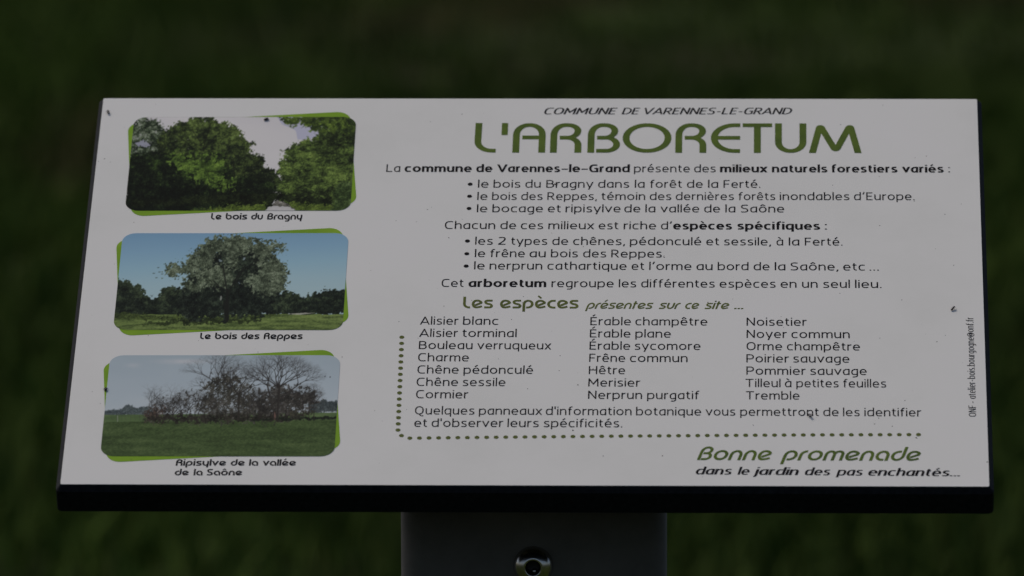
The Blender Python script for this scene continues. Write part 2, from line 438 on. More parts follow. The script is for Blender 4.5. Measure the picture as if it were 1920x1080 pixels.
def foliage(img, poly, cols, rag=9, clump=34, leaf=4, holes=0., bias=0., flat=1., lit=None):
    """ragged-edged foliage mass; cols dark -> light"""
    dx = (nz(leaf*1.6)-.5)*rag*1.8+(nz(clump*.5)-.5)*rag*2.2
    dy = (nz(leaf*1.6)-.5)*rag*1.8+(nz(clump*.5)-.5)*rag*2.2
    dx = dx+(nz(2.2)-.5)*rag*1.1; dy = dy+(nz(2.2)-.5)*rag*1.1
    m = inside(poly, XX+dx, YY+dy).astype(float)
    m = (m+np.roll(m, 1, 0)+np.roll(m, 1, 1)+np.roll(m, -1, 1))/4
    big = nz(clump*flat, clump/flat*.8, 2); lf = nz(leaf*flat, leaf/flat, 2, .8); mid = nz(leaf*3.2*flat, leaf*2.6/flat, 2)
    t = .5+(big-.5)*1.25+(mid-.5)*1.1+(lf-.5)*1.1+bias
    if lit is not None:
        for (lx, ly, rx, ry, g) in lit:
            t = t+g*np.exp(-(((XX-lx)/rx)**2+((YY-ly)/ry)**2))
    if holes > 0:
        h = nz(leaf*1.3, leaf*1.1, 2)*.66+nz(clump*.6)*.34
        m = m*np.clip(1-(h-(1-holes))*14, 0, 1)
    t = .5+.52*np.tanh((t-.5)*1.55)
    fine = nz(2.0*flat, 1.7, 1)*.6+nz(leaf*.9*flat, leaf*.8, 1)*.4
    put(img, m, ramp(t, cols)*(1+(fine-.5)*.95)[..., None])

def soft(img):
    for ax in (0, 1):
        e = np.concatenate([img[:1], img, img[-1:]], 0) if ax == 0 else np.concatenate([img[:, :1], img, img[:, -1:]], 1)
        img = (e[:-2]+e[2:]+2*e[1:-1])/4 if ax == 0 else (e[:, :-2]+e[:, 2:]+2*e[:, 1:-1])/4
    return img

def line(img, x0, y0, x1, y1, w, col, a=1.):
    n = max(2, int(math.hypot(x1-x0, y1-y0)/.7))
    r = int(w/2+2)
    for i in range(n):
        f = i/(n-1); x = x0+(x1-x0)*f; y = y0+(y1-y0)*f
        ix, iy = int(x), int(y)
        ya, yb, xa, xb = max(0, iy-r), min(PH, iy+r+1), max(0, ix-r), min(PW, ix+r+1)
        if ya >= yb or xa >= xb: continue
        d = np.hypot(XX[ya:yb, xa:xb]-x, YY[ya:yb, xa:xb]-y)
        m = (np.clip(w/2+.5-d, 0, 1)*a*min(1, w))[..., None]*.6
        img[ya:yb, xa:xb] = img[ya:yb, xa:xb]*(1-m)+col*m

def bare(img, x, y, ang, ln, w, depth, col, spread=.5, up_=.06):
    if depth == 0 or ln < 2: return
    k = 3; px_, py_ = x, y
    for i in range(k):
        ang += RNG.normal(0, .09)+(-math.pi/2-ang)*up_*.5
        nx, ny = px_+math.cos(ang)*ln/k, py_+math.sin(ang)*ln/k*.75
        line(img, px_, py_, nx, ny, w*(1-.12*i), col, .9); px_, py_ = nx, ny
    n = 2 if RNG.random() < .45 else 3
    for j in range(n):
        a = ang+spread*(j-(n-1)/2)*(.8+.5*RNG.random())+RNG.normal(0, .12)
        bare(img, px_, py_, a, ln*(.66+.2*RNG.random()), w*.66, depth-1, col, spread, up_)

def paint_forest_lane():
    img = np.zeros((PH, PW, 3))
    def Z(x, y):
        v = (y-78)/702.; return ((x-(128-75*v))/(1668+32*v)*PW, v*PH)
    def P(*a): return [Z(a[i], a[i+1]) for i in range(0, len(a), 2)]
    img[:] = ramp(nz(200, 90, 2)*.5+.25, [C(152, 150, 153), C(160, 158, 158), C(164, 163, 161)])
    m = inside(P(1180, 60, 1250, 130, 1340, 185, 1360, 240, 1560, 240, 1560, 60), XX+(nz(30)-.5)*16, YY+(nz(30)-.5)*16)
    put(img, m*.8, C(134, 135, 152))
    D, M1, M2, L = C(19, 24, 18), C(33, 42, 25), C(55, 71, 34), C(84, 103, 46)
    g1 = [C(15, 19, 16), C(24, 30, 21), C(39, 48, 28), C(59, 71, 36), C(84, 99, 54)]
    # far left tree, greyer, sky flecks
    foliage(img, P(60, 40, 200, 76, 290, 90, 335, 140, 330, 190, 400, 260, 420, 480, 60, 500),
            [C(18, 23, 20), C(30, 37, 28), C(50, 60, 44), C(92, 100, 84), C(120, 124, 118)], rag=10, leaf=3.4, clump=26, holes=.27, bias=-.06)
    put(img, inside(P(140, 275, 190, 255, 250, 285, 235, 305, 160, 300), XX+(nz(5)-.5)*14, YY+(nz(5)-.5)*14)*.85, C(128, 128, 142))
    # big round tree
    foliage(img, P(325, 215, 385, 150, 440, 128, 520, 108, 565, 74, 660, 84, 745, 88, 800, 122, 880, 140, 915, 190, 955, 240, 1035, 275, 1035, 305,
                   985, 345, 1060, 370, 1105, 385, 1100, 440, 1195, 465, 1205, 560, 1190, 640, 300, 560, 300, 330),
            g1, rag=10, leaf=3.4, clump=40, holes=.16, bias=-.04,
            lit=[Z(700, 120)+(120, 26, .3), Z(420, 180)+(50, 30, .16), Z(930, 430)+(80, 50, -.3), Z(600, 330)+(70, 30, -.18)])
    for (a, b, c, d, w) in [(640, 330, 700, 130, 4), (640, 300, 560, 170, 3), (650, 320, 770, 190, 3), (880, 540, 870, 400, 4), (600, 340, 470, 230, 2.5)]:
        line(img, *Z(a, b), *Z(c, d), w, C(20, 22, 18), .55)
    # lower left dark mass
    foliage(img, P(60, 380, 200, 330, 380, 330, 600, 400, 800, 390, 880, 520, 1100, 540, 1200, 580, 1200, 800, 40, 800),
            [C(13, 16, 14), C(19, 25, 18), C(27, 36, 22), C(40, 54, 27), C(58, 78, 33)], rag=12, leaf=4, clump=46, bias=-.12,
            lit=[Z(300, 720)+(260, 95, -.55), Z(1000, 690)+(120, 60, -.4), Z(180, 600)+(110, 90, -.3)])
    # bright bushes
    foliage(img, P(400, 330, 520, 365, 640, 390, 760, 380, 800, 400, 800, 470, 760, 500, 900, 590, 860, 640, 600, 560, 470, 500, 430, 430),
            [C(24, 31, 19), C(37, 49, 24), C(53, 70, 31), C(69, 89, 38), C(90, 110, 48)], rag=24, leaf=3.4, clump=26, flat=1.25, bias=.1)
    # right trees
    foliage(img, P(1205, 640, 1200, 500, 1215, 430, 1260, 400, 1240, 350, 1290, 310, 1330, 285, 1400, 262, 1440, 240, 1500, 238, 1530, 200, 1500, 182,
                   1560, 150, 1700, 60, 1850, 60, 1850, 800, 1240, 760),
            [C(17, 21, 16), C(27, 34, 21), C(44, 55, 29), C(62, 77, 37), C(88, 104, 52)], rag=11, leaf=3.8, clump=34, holes=.04, bias=.07, flat=1.2,
            lit=[Z(1420, 430)+(110, 60, .24), Z(1450, 640)+(90, 14, -.35), Z(1420, 560)+(100, 14, -.22), Z(1650, 330)+(90, 50, -.22), Z(1760, 120)+(60, 40, -.3), Z(1640, 560)+(60, 60, .1)])
    foliage(img, P(1230, 60, 1250, 100, 1290, 135, 1340, 118, 1390, 125, 1400, 155, 1440, 160, 1490, 185, 1560, 190, 1820, 200, 1820, 60),
            [C(20, 26, 18), C(34, 44, 24), C(56, 70, 30), C(88, 106, 44)], rag=13, leaf=4, clump=24, holes=.2)
    # bottom: dark gap, grass verges, stony lane
    foliage(img, P(1120, 640, 1190, 650, 1620, 690, 1620, 740, 1300, 720, 1190, 700, 1130, 735, 100, 740, 100, 700), [C(12, 14, 12), C(20, 25, 17), C(34, 42, 24)], rag=8, leaf=4)
    foliage(img, P(560, 775, 760, 745, 1000, 728, 1120, 722, 1125, 800, 560, 800), [C(40, 50, 24), C(62, 76, 32), C(84, 98, 44)], rag=9, leaf=3)
    foliage(img, P(1290, 722, 1600, 735, 1680, 800, 1300, 800), [C(42, 52, 25), C(66, 80, 34), C(84, 98, 46)], rag=8, leaf=3)
    foliage(img, P(1190, 705, 1255, 700, 1290, 730, 1345, 790, 1100, 790, 1170, 745), [C(58, 58, 52), C(100, 98, 92), C(136, 134, 130)], rag=5, leaf=5, flat=2)
    put(img, inside(P(1150, 748, 1300, 748, 1350, 800, 1080, 800), XX+(nz(9)-.5)*10, YY+(nz(9)-.5)*6)*.9, C(152, 151, 150))
    foliage(img, P(1640, 600, 1790, 560, 1790, 800, 1600, 800), [C(26, 34, 22), C(46, 60, 32), C(84, 98, 62)], rag=9, leaf=3.4, holes=.1)
    return soft(img)

def paint_willow():
    img = np.zeros((PH, PW, 3))
    def Z(x, y):
        v = (y-92)/725.; return ((x-(118-68*v))/(1700+12*v)*PW, v*PH)
    def P(*a): return [Z(a[i], a[i+1]) for i in range(0, len(a), 2)]
    t = YY/PH+(XX/PW-.3)*.1
    img[:] = ramp(t*1.45+(nz(120, 60, 2)-.5)*.03, [C(93, 121, 142), C(102, 130, 148), C(112, 139, 151), C(122, 144, 151), C(127, 146, 150)])
    # left and right hedges
    dk = [C(17, 21, 20), C(25, 31, 26), C(36, 44, 33), C(54, 63, 46)]
    foliage(img, P(30, 430, 95, 420, 110, 465, 170, 450, 240, 480, 290, 540, 330, 580, 400, 560, 410, 520, 470, 500, 545, 505, 620, 520, 700, 780, 20, 760), dk, rag=8, leaf=4, clump=30, bias=-.05,
            lit=[Z(170, 470)+(60, 26, .35), Z(480, 515)+(40, 20, .2), Z(150, 680)+(120, 30, -.3)])
    foliage(img, P(1180, 580, 1290, 560, 1330, 530, 1410, 528, 1460, 570, 1490, 590, 1520, 545, 1600, 530, 1640, 510, 1720, 520, 1830, 512, 1830, 700, 1200, 710), dk, rag=7, leaf=3.6, clump=26, bias=-.16,
            lit=[Z(1380, 550)+(40, 14, .2), Z(1280, 640)+(50, 40, .12)])
    # meadow
    m = (YY > Z(0, 700)[1]+(nz(20)-.5)*4)
    g = ramp(.5+(nz(60, 8, 2)-.5)*1.5+(nz(5, 2.4, 1)-.5)*.7-(YY/PH-.9)*1.2, [C(54, 66, 37), C(69, 82, 46), C(82, 96, 53), C(93, 107, 60)])
    put(img, m, g)
    foliage(img, P(40, 690, 200, 696, 560, 718, 900, 712, 1260, 700, 1260, 716, 900, 735, 500, 745, 300, 735, 40, 735), [C(34, 42, 26), C(52, 62, 34), C(66, 78, 40)], rag=5, leaf=4)
    put(img, inside(P(1340, 697, 1480, 688, 1560, 690, 1440, 704), XX, YY)*.8, C(142, 141, 130))
    # shadow printed under the tree in the photograph
    foliage(img, P(230, 778, 420, 748, 600, 738, 1100, 726, 1180, 738, 1060, 752, 820, 766, 560, 770, 330, 786), [C(26, 33, 22), C(36, 44, 26), C(48, 58, 32)], rag=7, leaf=5)
    # crown: dark core, then silvery clumps
    sil = [C(31, 36, 30), C(45, 52, 41), C(62, 70, 56), C(80, 89, 72), C(101, 109, 91)]
    foliage(img, P(560, 500, 620, 420, 700, 330, 860, 200, 1100, 180, 1260, 250, 1320, 420, 1290, 580, 1240, 640, 1230, 700, 1050, 720, 930, 712, 920, 760, 870, 760, 860, 705, 700, 740, 560, 740, 540, 600),
            [C(15, 18, 18), C(22, 27, 24), C(33, 40, 33), C(50, 59, 47)], rag=10, leaf=4, clump=34, bias=-.06, holes=.02)
    for cl in [(430, 370, 445, 330, 520, 322, 600, 330, 640, 360, 560, 400, 470, 420, 430, 400),
               (560, 400, 600, 290, 650, 240, 700, 210, 780, 200, 820, 300, 760, 380, 660, 420),
               (640, 250, 700, 170, 760, 140, 840, 118, 900, 135, 900, 220, 800, 260, 700, 280),
               (840, 130, 920, 108, 1020, 105, 1090, 125, 1100, 220, 1000, 270, 900, 250),
               (1060, 180, 1130, 145, 1230, 150, 1300, 165, 1335, 200, 1330, 240, 1270, 220, 1250, 280, 1180, 300, 1100, 260),
               (1130, 300, 1250, 270, 1330, 330, 1355, 400, 1350, 480, 1320, 530, 1240, 480, 1150, 420),
               (1030, 400, 1120, 380, 1250, 440, 1320, 500, 1260, 560, 1150, 550, 1050, 500),
               (660, 420, 740, 360, 830, 335, 920, 350, 970, 410, 940, 480, 820, 500, 700, 490),
               (560, 450, 620, 420, 700, 470, 720, 540, 640, 540, 570, 500), (880, 250, 1000, 270, 980, 360, 890, 330)]:
        foliage(img, P(*cl), sil, rag=13, leaf=3.2, clump=20, holes=.17, bias=-.02+RNG.normal(0, .05))
    for (x, y, r) in [(850, 300, 9), (1030, 285, 7), (870, 320, 5), (995, 470, 6), (1215, 300, 5)]:
        a, b = Z(x, y); put(img, (np.hypot(XX-a+(nz(4)-.5)*8, YY-b+(nz(4)-.5)*8) < r*.55)*.7, C(126, 140, 146))
    for (a, b, c, d, w) in [(900, 745, 905, 520, 13), (895, 740, 880, 600, 9), (905, 560, 870, 330, 5), (910, 540, 1000, 380, 6), (960, 480, 1040, 330, 4), (900, 560, 800, 450, 4), (1000, 400, 1150, 260, 3)]:
        line(img, *Z(a, b), *Z(c, d), w, C(24, 26, 24), .5)
    a, b = Z(855, 580); put(img, (((XX-a)/4)**2+((YY-b)/9)**2 < 1)*.8, C(112, 114, 108))
    for (x, y) in [(352, 395), (372, 428), (385, 352), (395, 385), (415, 400)]:
        a, b = Z(x, y); put(img, (((XX-a)/5)**2+((YY-b)/2)**2 < 1)*.6, C(50, 56, 50))
    foliage(img, P(1080, 740, 1090, 720, 1180, 712, 1130, 735, 1110, 752), [C(24, 30, 22), C(40, 48, 32)], rag=6, leaf=4)
    return soft(img)

def paint_riverbank():
    img = np.zeros((PH, PW, 3))
    def Z(x, y):
        v = (y-105)/757.; return ((x-(155-82*v))/(1725+35*v)*PW, v*PH)
    def P(*a): return [Z(a[i], a[i+1]) for i in range(0, len(a), 2)]
    t = YY/PH*1.5+(nz(160, 60, 3)-.5)*.35
    img[:] = ramp(t, [C(124, 135, 141), C(129, 139, 145), C(134, 143, 148), C(142, 148, 150)])
    c = np.exp(-(((XX-Z(720, 0)[0])/90)**2+((YY-Z(0, 152)[1])/9)**2))*(.6+.6*nz(40, 8, 2))
    put(img, np.clip(c, 0, 1)*.7, C(152, 152, 154))
    c = np.exp(-(((XX-Z(345, 0)[0])/26)**2+((YY-Z(0, 182)[1])/8)**2))
    put(img, c*.4, C(150, 151, 154))
    # horizon woods
    foliage(img, P(60, 512, 240, 512, 265, 486, 300, 484, 330, 500, 460, 492, 480, 560, 60, 560), [C(48, 55, 58), C(62, 70, 70), C(76, 84, 84)], rag=4, leaf=3)
    foliage(img, P(1640, 470, 1720, 450, 1760, 436, 1800, 448, 1900, 440, 1900, 530, 1640, 530), [C(44, 50, 52), C(56, 62, 62), C(68, 74, 74)], rag=4, leaf=3)
    m = YY > Z(0, 545)[1]+(XX/PW-.5)*-9
    put(img, m, ramp(.5+(nz(80, 12, 2)-.5)*1.3, [C(58, 72, 48), C(66, 82, 52), C(76, 90, 60)]))
    m = YY > Z(0, 598)[1]+(XX/PW-.5)*-9+(nz(6)-.5)*2
    put(img, m, ramp(.45+(nz(90, 14, 2)-.5)*1.0+(nz(6, 2.5, 2)-.5)*1.2+(YY/PH-.8)*.2, [C(43, 54, 33), C(50, 63, 38), C(57, 71, 43), C(68, 81, 50)]))
    k = RNG.random((PH, PW)) > .9985
    put(img, (k & m)*.5, C(108, 112, 84))
    # fence posts at left
    for x in range(170, 400, 34):
        line(img, *Z(x+RNG.normal(0, 5), 556), *Z(x, 596), 1.4, C(52, 56, 46), .6)
    line(img, *Z(207, 560), *Z(207, 604), 2.2, C(130, 132, 126), .7)
    br = C(36, 35, 34)
    # thickets
    th = [C(31, 31, 29), C(43, 42, 39), C(58, 56, 52), C(82, 82, 80)]
    for pl, hl in [((430, 600, 420, 540, 500, 470, 560, 430, 620, 440, 640, 600), .62), ((640, 600, 640, 450, 680, 400, 760, 380, 830, 420, 840, 600), .58),
                   ((1200, 590, 1180, 420, 1300, 400, 1360, 330, 1500, 350, 1640, 370, 1740, 430, 1700, 480, 1500, 540, 1470, 590), .3)]:
        foliage(img, P(*pl), th, rag=18, leaf=2.6, clump=22, holes=hl, bias=-.06)
    foliage(img, P(820, 598, 830, 430, 860, 350, 900, 290, 990, 240, 1070, 225, 1110, 290, 1180, 330, 1250, 380, 1270, 430, 1230, 560, 1180, 594),
            [C(33, 34, 31), C(44, 44, 40), C(56, 55, 49), C(74, 73, 69)], rag=18, leaf=2.2, clump=22, holes=.42)
    foliage(img, P(400, 560, 440, 515, 520, 505, 560, 560, 520, 600, 420, 596), [C(46, 42, 39), C(64, 54, 48), C(84, 70, 60)], rag=14, leaf=2.6, holes=.4)
    for _ in range(150):
        x = RNG.uniform(430, 1700); y = RNG.uniform(430, 590); a, b = Z(x, y)
        bare(img, a, b, -math.pi/2+RNG.normal(0, .5), 18+RNG.random()*12, 1.5, 4, br+RNG.normal(0, 8), .6)
    foliage(img, P(400, 598, 440, 560, 700, 566, 1000, 560, 1500, 556, 1500, 590, 1000, 602), [C(24, 25, 22), C(34, 33, 29), C(48, 46, 40)], rag=10, leaf=3, holes=.22)
    foliage(img, P(1180, 592, 1300, 578, 1500, 572, 1880, 566, 1880, 584, 1300, 594), [C(22, 26, 22), C(30, 34, 28)], rag=3, leaf=4)
    foliage(img, P(1480, 540, 1620, 528, 1720, 540, 1600, 556, 1560, 580, 1490, 575), [C(34, 34, 30), C(54, 54, 44)], rag=8, leaf=3, holes=.2)
    # bare trees: (x, y base, angle, length, width, depth)
    def tree(x, y, lean, ln, w, dep, sp, n=3, fan=.9):
        a, b = Z(x, y)
        for j in range(n):
            bare(img, a+RNG.normal(0, 2), b, -math.pi/2+lean+fan*(j-(n-1)/2)/max(1, n-1)*1.6, ln, w, dep, br, sp)
    tree(1415, 350, .0, 50, 4.6, 7, .52, 4, 1.05); tree(1415, 350, .0, 44, 3.4, 7, .5, 3, .7); tree(1300, 300, -.5, 24, 2, 6, .5, 2, .5); tree(1560, 260, .3, 24, 2, 6, .5, 3, .7)
    line(img, *Z(1405, 585), *Z(1420, 330), 7, C(40, 38, 36)); line(img, *Z(1390, 585), *Z(1330, 330), 5, C(44, 42, 40), .8)
    line(img, *Z(1420, 440), *Z(1560, 330), 4, C(44, 42, 40), .8); tree(1560, 330, .5, 34, 3, 6, .46, 2, .6); tree(1330, 330, -.4, 34, 3, 6, .5, 2, .6)
    line(img, *Z(1385, 585), *Z(1388, 535), 7, C(82, 64, 58), .6)
    tree(1120, 400, .1, 46, 3.8, 7, .5, 3, .8); line(img, *Z(1110, 590), *Z(1120, 400), 6, C(40, 38, 34))
    tree(955, 330, -.05, 46, 3.6, 7, .5, 3, .8); tree(1040, 360, .1, 38, 3, 7, .5, 3, .8); tree(870, 360, -.6, 26, 2.2, 5, .5, 2, .5)
    for (x, y, l, d) in [(500, 560, 22, 5), (560, 540, 25, 6), (620, 560, 22, 5), (680, 540, 29, 6), (740, 520, 28, 6), (800, 520, 26, 6), (1200, 500, 26, 6), (1270, 500, 26, 6), (1600, 470, 26, 6), (1680, 470, 20, 5), (1640, 420, 22, 5)]:
        tree(x, y, RNG.normal(0, .15), l, 2.8, d+1, .5, 3, .6)
        line(img, *Z(x, 598), *Z(x+RNG.normal(0, 24), y-10), 3, C(38, 35, 33), .6)
    for x in range(440, 1500, 26):
        line(img, *Z(x+RNG.normal(0, 10), 598-(x-440)*.012), *Z(x+RNG.normal(0, 22), 520+RNG.random()*50), 1.8+RNG.random()*2.6, C(36, 34, 31), .55)
    for (x, y) in [(1800, 270), (1762, 266)]:
        a, b = Z(x, y); put(img, (np.hypot(XX-a, YY-b) < 2.4)*.8, C(30, 30, 34))
    return soft(img)

# ---------------------------------------------------------------- the writing
BEM = em_at(1030, 352, 14.2)            # body text size, mm per em
def yl(y0, y1, xa=700., xb=1800.): return ((xa, y0), (xb, y1))

text_line('text_line', [('COMMUNE', 1020.8, 1158.3), ('DE', 1165.8, 1201), ('VARENNES-LE-GRAND', 1209, 1485.8)],
          yl(214.4, 214.4), M_BLACK, 'serif', em_at(1250, 214.4, 12.0))
TEM = em_at(1250, 286.6, 55.4)
text_line('title_text', [("L", 889.2, 929.8), ("'", 939.2, 951), ('A', 961, 1022.5), ('R', 1031.5, 1090.3), ('B', 1101.7, 1162.7), ('O', 1167.3, 1259),
          ('R', 1266.5, 1324.6), ('E', 1333, 1388), ('T', 1392.7, 1448), ('U', 1453.5, 1512.3), ('M', 1517, 1615.8)],
          yl(286.2, 287.2, 889, 1616), M_TITLE, 'head', TEM, 'large green title lettering')
text_line('text_line', [('La', 724.6, 750.6), ('commune', 758.8, 884.8, 'bold'), ('de', 893.3, 923.5, 'bold'), ('Varennes', 932.3, 1050.7, 'bold'), ('-', 1053.5, 1065, 'dash'),
          ('le', 1067.3, 1088, 'bold'), ('-', 1090.5, 1102.5, 'dash'), ('Grand', 1105, 1181.3, 'bold'), ('présente', 1189.2, 1293.8), ('des', 1302, 1342.5),
          ('milieux', 1350.4, 1439.4, 'bold'), ('naturels', 1447.7, 1551.9, 'bold'), ('forestiers', 1560.2, 1683.1, 'bold'), ('variés', 1691.5, 1769.6, 'bold'), (':', 1778.3, 1781.6)],
          yl(322.3, 323.8), M_BLACK, 'reg', BEM)
text_line('text_line', [('le', 896.5, 916.3), ('bois', 925.6, 976), ('du', 985.4, 1014.2), ('Bragny', 1024.6, 1113), ('dans', 1121.9, 1180.2), ('la', 1190.6, 1209),
          ('forêt', 1219.4, 1279.2), ('de', 1288.5, 1318), ('la', 1328, 1346.9), ('Ferté.', 1357, 1426)], yl(351.7, 352.6), M_BLACK, 'reg', BEM)
text_line('text_line', [('le', 895.2, 914.2), ('bois', 922.9, 969.2), ('des', 977.7, 1017.7), ('Reppes,', 1026.7, 1119.8), ('témoin', 1128.3, 1210), ('des', 1218.8, 1259.2),
          ('dernières', 1267.5, 1376.5), ('forêts', 1385.2, 1454), ('inondables', 1462.5, 1592.9), ('d’Europe.', 1601.5, 1715)], yl(374.8, 375.5), M_BLACK, 'reg', BEM)
text_line('text_line', [('le', 894.4, 914), ('bocage', 923.5, 1018.3), ('et', 1027.5, 1052), ('ripisylve', 1060.8, 1164), ('de', 1171, 1201), ('la', 1210.4, 1229.2),
          ('vallée', 1238.5, 1311.5), ('de', 1320.8, 1350.4), ('la', 1360.4, 1379.2), ('Saône', 1389.4, 1470.8)], yl(397.7, 398.8), M_BLACK, 'reg', BEM)
text_line('text_line', [('Chacun', 834.4, 928.8), ('de', 938.5, 968), ('ces', 977, 1018.8), ('milieux', 1028.5, 1114.6), ('est', 1122.9, 1160), ('riche', 1169.8, 1230.4), ('d’', 1239.8, 1260.4),
          ('espèces', 1262.5, 1373, 'bold'), ('spécifiques', 1383, 1538, 'bold'), (':', 1546.9, 1550.6)], yl(429.0, 431.4), M_BLACK, 'reg', BEM)
text_line('text_line', [('les', 891.3, 924.4), ('2', 934, 948.3), ('types', 958.8, 1026.5), ('de', 1035.8, 1065.6), ('chênes,', 1075, 1172.5), ('pédonculé', 1181.5, 1315.2),
          ('et', 1324.6, 1349), ('sessile,', 1358, 1446.3), ('à', 1456.3, 1468.8), ('la', 1479.2, 1499), ('Ferté.', 1509.4, 1579.8)], yl(458.4, 461.1), M_BLACK, 'reg', BEM)
text_line('text_line', [('le', 890.6, 910), ('frêne', 919.8, 984.4), ('au', 993.3, 1023.5), ('bois', 1033.3, 1084), ('des', 1093.8, 1137), ('Reppes.', 1146.5, 1246.9)],
          yl(481.6, 484.4), M_BLACK, 'reg', BEM)
text_line('text_line', [('le', 889.2, 909), ('nerprun', 918.3, 1017), ('cathartique', 1026.7, 1175.2), ('et', 1184.6, 1208.5), ('l’orme', 1217.7, 1296.9), ('au', 1306.3, 1336.5), ('bord', 1346, 1403.8),
          ('de', 1413.5, 1443.3), ('la', 1453, 1473), ('Saône,', 1482.7, 1572.5), ('etc', 1581.3, 1621.9), ('...', 1630.8, 1647.9)], yl(504.6, 507.9), M_BLACK, 'reg', BEM)
text_line('text_line', [('Cet', 828.3, 869.6), ('arboretum', 878.7, 1024.6, 'bold'), ('regroupe', 1034.4, 1151), ('les', 1160.6, 1193.3), ('différentes', 1202.7, 1340.6), ('espèces', 1349.6, 1454.6),
          ('en', 1464, 1493.8), ('un', 1504.2, 1533.3), ('seul', 1543.8, 1593.8), ('lieu.', 1603.5, 1653)], yl(537.6, 540.4), M_BLACK, 'reg', BEM)
text_line('heading_text', [('Les', 868.3, 924.6), ('espèces', 937.7, 1085.2)], yl(577.9, 578.6, 868, 1100), M_OLIVE, 'sub', em_at(970, 578, 21.4))
text_line('heading_text', [('présentes', 1097.5, 1225.6), ('sur', 1235.6, 1277), ('ce', 1285, 1311.5), ('site', 1321.5, 1368), ('...', 1376.7, 1394.4)],
          yl(579.0, 579.6, 1097, 1395), M_OLIVE, 'subit', em_at(1240, 579, 15.2))
B1 = [608.75, 631.7, 654.6, 677.5, 700.5, 723.7, 746.9]
C1 = [[('Alisier', 787.7, 860), ('blanc', 868.5, 934.6)], [('Alisier', 786.3, 859), ('torminal', 867.5, 969)], [('Bouleau', 785.6, 886.3), ('verruqueux', 895, 1034)],
      [('Charme', 784.2, 879.4)], [('Chêne', 783, 860.2), ('pédonculé', 869.4, 999.8)], [('Chêne', 781.5, 859), ('sessile', 868, 948)], [('Cormier', 780.4, 878.3)]]
C2 = [[('Érable', 1107.3, 1183.3), ('champêtre', 1191.7, 1326.7)], [('Érable', 1106.5, 1182.5), ('plane', 1191.7, 1258.3)], [('Érable', 1105.8, 1181.9), ('sycomore', 1190.6, 1313.8)],
      [('Frêne', 1105.2, 1172.5), ('commun', 1181.5, 1289.6)], [('Hêtre', 1104.4, 1172.5)], [('Merisier', 1103.3, 1201)], [('Nerprun', 1103, 1204.2), ('purgatif', 1213.8, 1311.7)]]
C3 = [[('Noisetier', 1400.2, 1513)], [('Noyer', 1400.2, 1475.8), ('commun', 1484.2, 1593.5)], [('Orme', 1400.2, 1466.9), ('champêtre', 1475.8, 1612.7)], [('Poirier', 1399.8, 1479.6), ('sauvage', 1487.7, 1592.9)],
      [('Pommier', 1399.8, 1511.3), ('sauvage', 1519.6, 1625.4)], [('Tilleul', 1398.3, 1463.8), ('à', 1472, 1484.2), ('petites', 1493.5, 1572.7), ('feuilles', 1581.5, 1661.9)], [('Tremble', 1398.8, 1499.4)]]
for i, bb in enumerate(B1):
    for col in (C1, C2, C3):
        text_line('text_line', col[i], ((820, bb), (1450, bb+2.0+.03*i)), M_BLACK, 'reg', BEM)
text_line('text_line', [('Quelques', 778.3, 890), ('panneaux', 898.3, 1016.9), ("d'information", 1023.8, 1184.6), ('botanique', 1192.9, 1315), ('vous', 1323.3, 1379), ('permettront', 1388.3, 1535.8),
          ('de', 1544, 1572.7), ('les', 1581, 1612.3), ('identifier', 1621, 1727.5)], yl(776.8, 781.0), M_BLACK, 'reg', BEM)
text_line('text_line', [('et', 776.9, 801.3), ("d'observer", 809.6, 944), ('leurs', 951.9, 1010.6), ('spécificités.', 1020, 1167)], yl(800.3, 802.6), M_BLACK, 'reg', BEM)
text_line('heading_text', [('Bonne', 1307, 1448.2), ('promenade', 1462.7, 1727.5)], yl(862.6, 864.2, 1307, 1728), M_TITLE, 'bonne', em_at(1500, 863, 25.4))
text_line('text_line', [('dans', 1305, 1372.7), ('le', 1383, 1406), ('jardin', 1412.3, 1498.3), ('des', 1509.4, 1557.3), ('pas', 1567.3, 1618), ('enchantés...', 1628, 1800)],
          yl(889.4, 892.9, 1305, 1800), M_BLACK, 'serifb', em_at(1500, 890, 14.0))
for words, y, yy in (([('Le', 395.5, 415), ('bois', 423, 463.4), ('du', 470.8, 493), ('Bragny', 501, 566.8)], 411.6, 410),
                     ([('Le', 375, 395), ('bois', 403, 444.4), ('des', 452, 486.4), ('Reppes', 494.5, 567.5)], 636, 636),
                     ([('Ripisylve', 329.5, 423.8), ('de', 432.5, 458.8), ('la', 467, 484.2), ('vallée', 492.5, 555)], 873.4, 873),
                     ([('de', 327.5, 353.8), ('la', 363, 380), ('Saône', 388, 454)], 891.6, 891)):
    text_line('caption_text', words, yl(y, y, 300, 600), M_BLACK, 'cap', em_at(450, y, 11.8))
